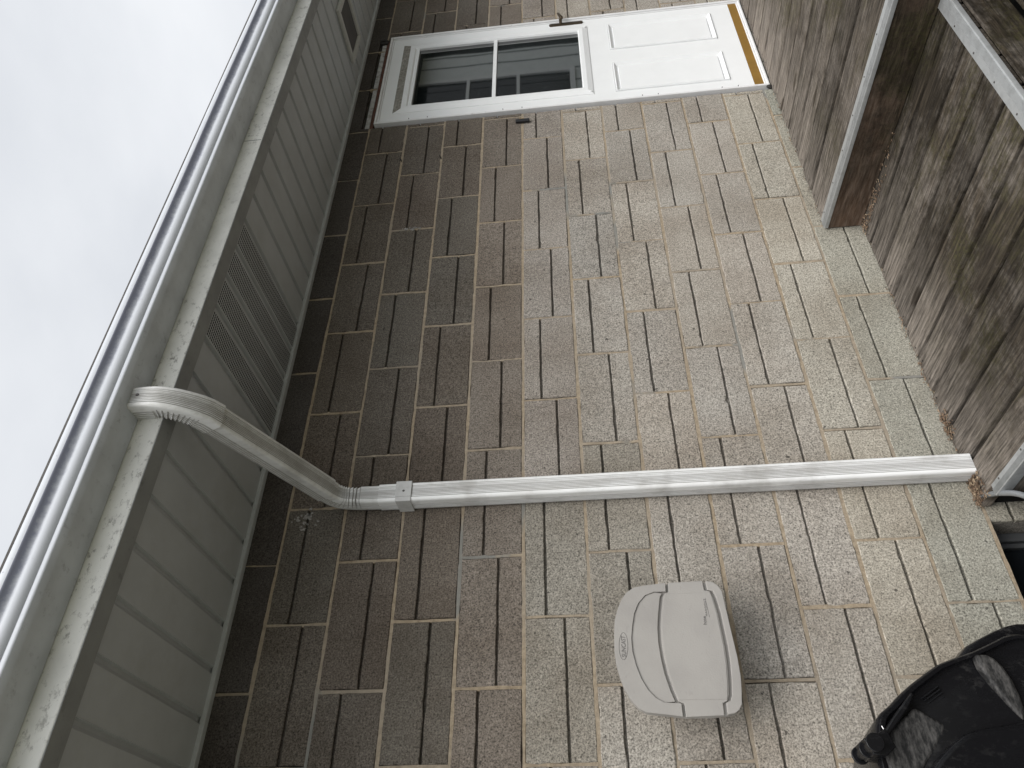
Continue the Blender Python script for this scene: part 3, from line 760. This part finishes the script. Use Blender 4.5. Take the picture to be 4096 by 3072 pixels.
# moulded writing
def text(body, x0, z0, x1, z1, size, y, par, name='lettering', shear=0, sp=1.0):
    cu = bpy.data.curves.new('t', 'FONT'); cu.body = body; cu.size = size; cu.extrude = .0006; cu.shear = shear; cu.space_character = sp
    to = bpy.data.objects.new('t', cu); S.collection.objects.link(to); bpy.context.view_layer.update()
    me = bpy.data.meshes.new_from_object(to); bpy.data.objects.remove(to)
    me.name = name; me.materials.clear(); me.materials.append(M_emb)
    o = link(bpy.data.objects.new(name, me), par)
    ang = math.atan2(z1-z0, x1-x0)
    w = max(v.co.x for v in me.vertices)-min(v.co.x for v in me.vertices); s_ = math.hypot(x1-x0, z1-z0)/w
    for v in me.vertices:
        a, b_, d_ = v.co.x*s_, v.co.y, v.co.z
        v.co = (x0+a*math.cos(ang)-b_*math.sin(ang), y-d_, z0+a*math.sin(ang)+b_*math.cos(ang))
    return o
text('hose', -2.331, -.5155, -2.308, -.5165, .0125, -.1492, hb)
text('HANGOUT', -2.307, -.5215, -2.258, -.5225, .0072, -.1492, hb, sp=1.25)
text('SUNCAST', -2.412, -.2915, -2.354, -.2935, .0165, -.1502, hb, shear=.15)
el_ = MB()
el_.tube([(-2.3815+.0365*math.cos(t), -.1502, -.2868+.0118*math.sin(t)-.07*.0365*math.cos(t)) for t in [2*math.pi*i/40 for i in range(40)]], .0006, 5, closed=True)
el_.build('badge_outline', M_emb, hb); el_ = MB()
el_.tube([(-2.310+.055*t, -.1492, -.5262+.0008*math.sin(t*3.1)+.0035*(1-math.sin(t*math.pi*.5+math.pi/2*1))) for t in [i/12 for i in range(13)]], .0006, 5)
el_.build('underline', M_emb, hb)
keep(hb, (-2.385, -.002, -.58))

# ------------------------------------------------------------------ little black catch on the wall by the door
ct = empty('door_catch'); tag(ct, 'small black catch with a brass tongue on the block wall beside the door', 'catch')
m = MB(); m.box(.340, .362, -.016, -.0025, -.038, .034); m.build('catch_body', simple('black_catch', (.012, .012, .014), .4), ct, bevel=(.003, 2))
m = MB(); m.box(.361, .370, -.012, -.003, -.010, .016); m.build('brass_tongue', simple('brass', (.45, .30, .09), .35, metal=.8), ct, bevel=(.001, 1))
keep(ct, (.351, -.002, -.038))
# nails sticking out of the wall
for i, (x, z, lb) in enumerate([(.118, .608, 'black nail stub in the mortar below the soffit, nearer the eave'), (.110, .406, 'black nail stub in the mortar two courses below the soffit'),]):
    m = MB(); m.tube([(x, .005, z), (x-.001, -.012, z+.003), (x-.004, -.02, z+.008)], [.003, .003, .0025], 8)
    o = m.build('nail_stub', M_screw); tag(o, lb, 'nail', 'nail stubs in the block wall')

# ------------------------------------------------------------------ deck and steps
deck = empty('timber_deck'); tag(deck, 'weathered timber deck in three levels with metal edged steps', 'deck')
def boards_y(name, xs_, y0, y1, ztop, mat, th=.032, skews=None):
    m = MB()
    for i in range(len(xs_)-1):
        a, b_ = xs_[i]+.0062, xs_[i+1]-.0062; t = (rng.random(), rng.random(), rng.random())
        dz = rng.uniform(-.0012, .0012); ye = y1-rng.uniform(0, .004); cup = rng.uniform(0, .0012); bev = .009
        N = 14; A = []
        prof_ = [(a, ztop-th+dz), (a, ztop-bev+dz), (a+bev*.35, ztop-bev*.25+dz), (a+bev, ztop+dz), ((a+b_)/2, ztop+dz-cup), (b_-bev, ztop+dz), (b_-bev*.35, ztop-bev*.25+dz), (b_, ztop-bev+dz), (b_, ztop-th+dz)]
        k = len(prof_); vs = []; w = 0
        for j in range(N+1):
            y = y0+(ye-y0)*j/N; w = .7*w+rng.gauss(0, .0006)
            vs += [(x+w+(skews[min(i+q_, len(skews)-1)] if skews else 0)*y, y, z) for q_, (x, z) in zip((0, 0, 0, 0, 0, 1, 1, 1, 1), prof_)]
        fs = [(j*k+q, j*k+(q+1) % k, (j+1)*k+(q+1) % k, (j+1)*k+q) for j in range(N) for q in range(k)]+[tuple(range(k)), tuple(N*k+q for q in range(k))]
        m.idx(vs, fs, 0, t)
        # nail heads near the wall
        for fx in (.22, .78):
            nx_ = a+(b_-a)*fx+rng.uniform(-.006, .006); ny = y1-.024+rng.uniform(-.008, .006)
            c_ = [(nx_+.0034*math.cos(t_), ny+.0034*math.sin(t_), ztop+dz+.0004) for t_ in [math.pi*q/5 for q in range(10)]]
            m.face(c_, 1)
    return m.build(name, [mat, M_dark], deck, smooth=40)
ZU, ZM, ZL = -1.262, -1.410, -1.560
PB = .1508
xu = [-.6235]+[-.3855+PB*i for i in range(48)]
boards_y('upper_platform', xu, -1.9, -.0045, ZU, M_woodUp, skews=[.050, .035, .02, .01]+[0]*60)
xm = sorted([-.590]+[-.749-PB*i for i in range(8)]+[-1.948])
xm = [x for i, x in enumerate(xm) if i == 0 or x-xm[i-1] > .03]
boards_y('middle_platform', xm, -.972, -.0045, ZM, M_woodY)
xl = [-3.9+.1508*i for i in range(32)]
xl = [x for x in xl]
m = MB(); 
lowp_ = boards_y('lower_platform', [x for x in xl if x < 1.0], -3.4, -.995, ZL, M_woodLow)
lps = boards_y('side_platform', [x for x in xl if x < -1.97], -.992, -.47, ZL, M_woodLow)
SK = .050
m = MB(); m.box(-.634, -.604, -1.9, -.0050, ZM+.001, ZU-.010, 0, (.4, .2, .7)); m.v = [(x+SK*y, y, z) for x, y, z in m.v]; m.build('riser_board', M_woodRise, deck, bevel=(.002, 1))
m = MB(); m.box(-1.95, -.55, -.985, -.974, ZL+.001, ZM-.030, 0, (.3, .8, .1)); m.build('front_riser', M_woodMoss, deck, bevel=(.003, 1))
m = MB(); m.box(-1.964, -1.953, -.985, -.12, ZL+.001, ZM-.032, 0, (.7, .3, .1)); m.build('end_riser', M_woodLow, deck, bevel=(.003, 1))
m = MB(); m.box(-.60, 6.4, -1.9, -.006, -1.62, ZU-.05); m.box(-1.93, -.6, -.95, -.006, -1.62, ZM-.05); m.box(-3.9, 1, -3.4, -.985, -1.70, ZL-.04); m.build('joists', M_dark, deck)
# ribbed aluminium nosings
def nosing(name, along, a0, a1, edge, ztop, topw, drop, outn, skew=0):
    # profile (o = distance beyond the edge, z); flat screwed flange, ribbed nose
    pr = [(-topw, .0005), (-topw, .0035), (-topw*.45, .0035)]
    k = 9; x = -topw*.45
    for i in range(k):
        x0_ = -topw*.45+(topw*.45+.006)*(i/k); x1_ = -topw*.45+(topw*.45+.006)*((i+1)/k); w = x1_-x0_
        pr += [(x0_+w*.15, .0052), (x0_+w*.6, .0052), (x0_+w*.75, .0034)]
    pr += [(.0095, .002), (.0105, -.002), (.0105, -drop), (.0085, -drop), (.0085, -.004), (.0, .0005)]
    m = MB(); P1 = []; P2 = []
    for o_, z in pr:
        e = edge+outn*o_
        P1.append((e, a0, ztop+z) if along == 'Y' else (a0, e, ztop+z)); P2.append((e, a1, ztop+z) if along == 'Y' else (a1, e, ztop+z))
    n_ = len(pr)
    m.idx(P1+P2, [(i, (i+1) % n_, (i+1) % n_+n_, i+n_) for i in range(n_)]+[tuple(range(n_)), tuple(range(2*n_-1, n_-1, -1))])
    m.v = [(x+skew*y, y, z) for x, y, z in m.v]
    o = m.build(name, M_nose, deck, smooth=30)
    t = a0+.05*(1 if a1 > a0 else -1); st = .155*(1 if a1 > a0 else -1)
    while (t-a1)*st < 0:
        e = edge-outn*topw*.74; p = (e+skew*t, t, ztop+.0036) if along == 'Y' else (t, e, ztop+.0036)
        s_ = MB(); screw(s_, p, (0, 0, 1), .0035); t += st
        s_.build('screw', M_screw, o)
    return o
nosing('step_nosing', 'Y', -.0105, -1.9, -.628, ZU, .046, .012, -1, SK)
nosing('step_nosing', 'X', -1.955, -.680, -.974, ZM, .046, .011, -1)
nosing('step_nosing', 'Y', -.120, -.974, -1.957, ZM, .026, .030, -1)
keep(deck, (-1, -.9, -1.6))

# ------------------------------------------------------------------ leaf litter
lf = MB(); lr = random.Random(5)
def litter(x0, x1, y0, y1, z, n_, lim=None):
    for _ in range(n_):
        x = lr.uniform(x0, x1); y = y1-(y1-y0)*abs(lr.gauss(0, .4)) 
        if y < y0: continue
        a = lr.uniform(0, 6.28); l = lr.uniform(.003, .010); w = lr.uniform(.0008, .003); zz = z+lr.uniform(.001, .010)
        dx, dy = math.cos(a)*l, math.sin(a)*l; ex, ey = -math.sin(a)*w, math.cos(a)*w; tz = lr.uniform(-.005, .005)
        lf.face([(x-dx, y-dy, zz), (x+ex, y+ey, zz+tz*.5), (x+dx, y+dy, zz+tz), (x-ex, y-ey, zz+.001)])
litter(-1.945, -1.855, -.10, -.006, ZM, 420)
litter(-.70, -.645, -.40, -.01, ZM, 260); litter(-.66, -.643, -.9, -.3, ZM, 60)
litter(-1.70, -1.60, -.07, -.005, ZM, 150); litter(-1.80, -1.0, -.03, -.005, ZM, 130)
litter(-.55, .4, -.02, -.005, ZU, 60)
tag(lf.build('leaf_litter', M_litter), 'dry brown leaf litter and needles in the corners of the deck', 'leaf litter', kind='stuff')

# ------------------------------------------------------------------ window well
ww = empty('window_well'); tag(ww, 'curved galvanised steel window well standing against the wall at the foot of the deck', 'window well')
cv = [(-1.915, -.002), (-1.924, -.04), (-1.945, -.092), (-1.975, -.149), (-2.0, -.191), (-2.03, -.230), (-2.08, -.275), (-2.15, -.325), (-2.25, -.365), (-2.40, -.395), (-2.55, -.385), (-2.68, -.345), (-2.79, -.28), (-2.86, -.20), (-2.90, -.10), (-2.91, -.002)]
cvs = [(q.x, q.y) for q in smooth_path([V3(x, y, 0) for x, y in cv], 5)]
m = MB(); zz = [-1.423-.012*i for i in range(30)]; vs = []
for i, z in enumerate(zz):
    w = .005*math.sin(i*1.1)
    for x, y in cvs:
        vs.append((x+(x+2.41)*w*.5, y*(1+w) if y < -.003 else y, z))
k = len(cvs); fs = [(i*k+j, i*k+j+1, (i+1)*k+j+1, (i+1)*k+j) for i in range(len(zz)-1) for j in range(k-1)]
m.idx(vs, fs); m.build('corrugated_wall', M_steel, ww, smooth=60)
m = MB(); m.tube([(x, y, -1.418) for x, y in cvs], .0085, 10); m.build('rolled_rim', M_steel, ww, smooth=80)
keep(ww, (-2.41, -.1, -1.77))

# ------------------------------------------------------------------ black plastic bin
bn = empty('black_bin'); tag(bn, 'scuffed black plastic bin with a curved hood and a hinge at its top', 'bin')
BO = [(-2.716, -0.738), (-2.701, -0.742), (-2.684, -0.749), (-2.674, -0.758), (-2.661, -0.778), (-2.642, -0.801), (-2.622, -0.83), (-2.605, -0.858), (-2.587, -0.889), (-2.578, -0.915), (-2.57, -0.941), (-2.563, -0.965), (-2.551, -0.996), (-2.535, -1.034), (-2.531, -1.057), (-2.533, -1.090), (-2.54, -1.13), (-2.56, -1.25), (-2.59, -1.40), (-2.62, -1.548)]
BB = [(-3.12, -1.548), (-3.14, -1.30), (-3.12, -1.05), (-3.06, -.90), (-2.98, -.80), (-2.88, -.745), (-2.80, -.728), (-2.76, -.730)]
out_b = BO+BB; cxb, czb = -2.83, -1.14
def scaled(l, s_, dz=0): return [(cxb+(x-cxb)*s_, (czb+(z-czb)*s_+dz) if z > -1.5 else z) for x, z in l]
layers = [(-.16, .80), (-.22, .90), (-.34, .955), (-.50, .985), (-.585, .998), (-.598, .995), (-.602, .985), (-.601, .965), (-.594, .955), (-.590, .93), (-.598, .84), (-.606, .70), (-.613, .50), (-.617, .25)]
m = MB(); n_ = len(out_b); vs = []
for y, s_ in layers: vs += [(x, y, z) for x, z in scaled(out_b, s_)]
fs = [(i*n_+k, i*n_+(k+1) % n_, (i+1)*n_+(k+1) % n_, (i+1)*n_+k) for i in range(len(layers)-1) for k in range(n_)]+[tuple(range(n_-1, -1, -1)), tuple((len(layers)-1)*n_+k for k in range(n_))]
m.idx(vs, fs); hood = m.build('bin_shell', M_black, bn, smooth=50)
def bp(name, poly, y0, y1, bev, mat=M_black, par=bn):
    mm = MB(); mm.prism_y(poly, y0, y1); return mm.build(name, mat, par, bevel=bev, smooth=40)
ARC = [(-2.80, -.795), (-2.774, -0.815), (-2.759, -0.832), (-2.741, -0.856), (-2.725, -0.883), (-2.716, -0.911), (-2.712, -0.938), (-2.708, -0.968), (-2.706, -0.99), (-2.702, -1.02), (-2.70, -1.30), (-2.95, -1.33), (-3.03, -1.0), (-2.95, -.85), (-2.87, -.79)]
bp('drum_panel', ARC, -.634, -.590, (.010, 4))
LOBE = [(-2.574, -0.961), (-2.575, -0.982), (-2.583, -0.995), (-2.599, -1.005), (-2.625, -1.013), (-2.653, -1.016), (-2.683, -1.014), (-2.700, -1.006), (-2.672, -.990), (-2.630, -.972), (-2.598, -.962)]
bp('scuffed_lobe', LOBE, -.616, -.592, (.006, 3), M_greyp)
PAN = [(-2.668, -.822), (-2.690, -.790), (-2.716, -.757), (-2.755, -.742), (-2.82, -.748), (-2.84, -.775), (-2.80, -.787), (-2.765, -.815), (-2.74, -.84), (-2.715, -.862), (-2.700, -.868)]
bp('scuffed_panel', PAN, -.604, -.588, (.006, 3), M_greyp)
RIB = [(-2.716, -.745), (-2.690, -.770), (-2.664, -.797), (-2.645, -.817), (-2.650, -.822), (-2.674, -.803), (-2.700, -.777), (-2.724, -.752)]
bp('stiffening_rib', RIB, -.622, -.592, (.003, 2))
# second rim lower down and behind
R2 = [(-2.560, -.965), (-2.51, -1.018), (-2.494, -1.051), (-2.479, -1.086), (-2.468, -1.117), (-2.464, -1.14), (-2.465, -1.175), (-2.50, -1.26), (-2.58, -1.30), (-2.60, -1.12)]
bp('rear_rim', R2, -.47, -.40, (.012, 4))
for (p, q) in [((-2.650, -.843), (-2.629, -.879)), ((-2.655, -.846), (-2.635, -.881)), ((-2.661, -.849), (-2.641, -.883)), ((-2.667, -.852), (-2.648, -.885)),
               ((-2.679, -.853), (-2.664, -.883)), ((-2.685, -.857), (-2.670, -.885)), ((-2.691, -.860), (-2.677, -.887)), ((-2.703, -.866), (-2.691, -.889))]:
    mm = MB(); mm.tube([(p[0], -.5935, p[1]), (q[0], -.596, q[1])], .0022, 8); mm.build('grip_rib', M_black, bn, smooth=60)
hg = MB()
hg.tube([(-2.742, -.66, -.712), (-2.742, -.55, -.712)], .0105, 20)
hg.prism_y([(-2.730, -.700), (-2.722, -.728), (-2.712, -.745), (-2.745, -.755), (-2.760, -.735), (-2.757, -.712)], -.640, -.575)
for yy in (-.664, -.612, -.556):
    hg.tube([(-2.742, yy-.0025, -.712), (-2.742, yy+.0025, -.712)], .0165, 24)
hg.build('hinge', M_black, bn, bevel=(.0015, 2), smooth=50)
wr = MB()
WX = [(-2.705, -.7445), (-2.722, -.750), (-2.735, -.757)]
wr.tube([(x, -.6235, z) for x, z in WX], .0012, 6); wr.build('wire_clip', simple('wire', (.35, .35, .36), .35, metal=.8), bn)
keep(bn, (-2.83, -.4, -1.56))

# ------------------------------------------------------------------ the building opposite, seen mirrored in the door glass
ob = empty('opposite_building'); tag(ob, 'grey vertical sided building with a tall three light window, facing the block wall', 'building')
YO = -5.4; FO = 1+5.4/2.216
def mir(xg, zg): return (-3.071+(xg+3.071)*FO, -.226+(zg+.226)*FO)
wallx1 = mir(1.09, 0)[0]; m = MB(); x = 2.0; m.box(2.0, wallx1, YO-.25, YO, -1.7, 2.55)
seam = [mir(v, 0)[0] for v in (.955, 1.062)]
m.build('siding_wall', M_siding, ob)
m = MB()
for sx in seam+[seam[0]-.42*i for i in range(1, 14)]: m.box(sx-.010, sx+.010, YO, YO+.012, -1.7, 2.55)
m.build('siding_seams', simple('seam_shadow_trim', (.22, .24, .24), .7), ob)
(xa, za), (xb, zb) = mir(.595, -.288), mir(.817, .62)
xa -= .75
m = MB(); frame_rect(m, xa, xb, za, zb, .10, YO+.001, YO+.05)
for zg in (.297, .021): z_ = mir(0, zg)[1]; m.box(xa+.1, xb-.1, YO+.002, YO+.045, z_-.03, z_+.03)
wo = m.build('window', M_trim, ob)
m = MB(); m.box(xa+.08, xb-.08, YO+.003, YO+.012, za+.08, zb-.08); m.build('pane', M_pane, wo)
m = MB(); m.box(wallx1, 22, YO-.4, YO-.3, -1.7, 3.2); m.build('dark_recess', simple('recess_wall', (.05, .055, .055), .8), ob)
m = MB(); m.prism_x([(YO+.45, 2.50), (YO+.45, 2.62), (YO-3, 3.9), (YO-3, 3.8), (YO-.2, 2.55)], 1.6, 22); m.build('roof', M_roof, ob)
keep(ob, (4, YO, -1.7))
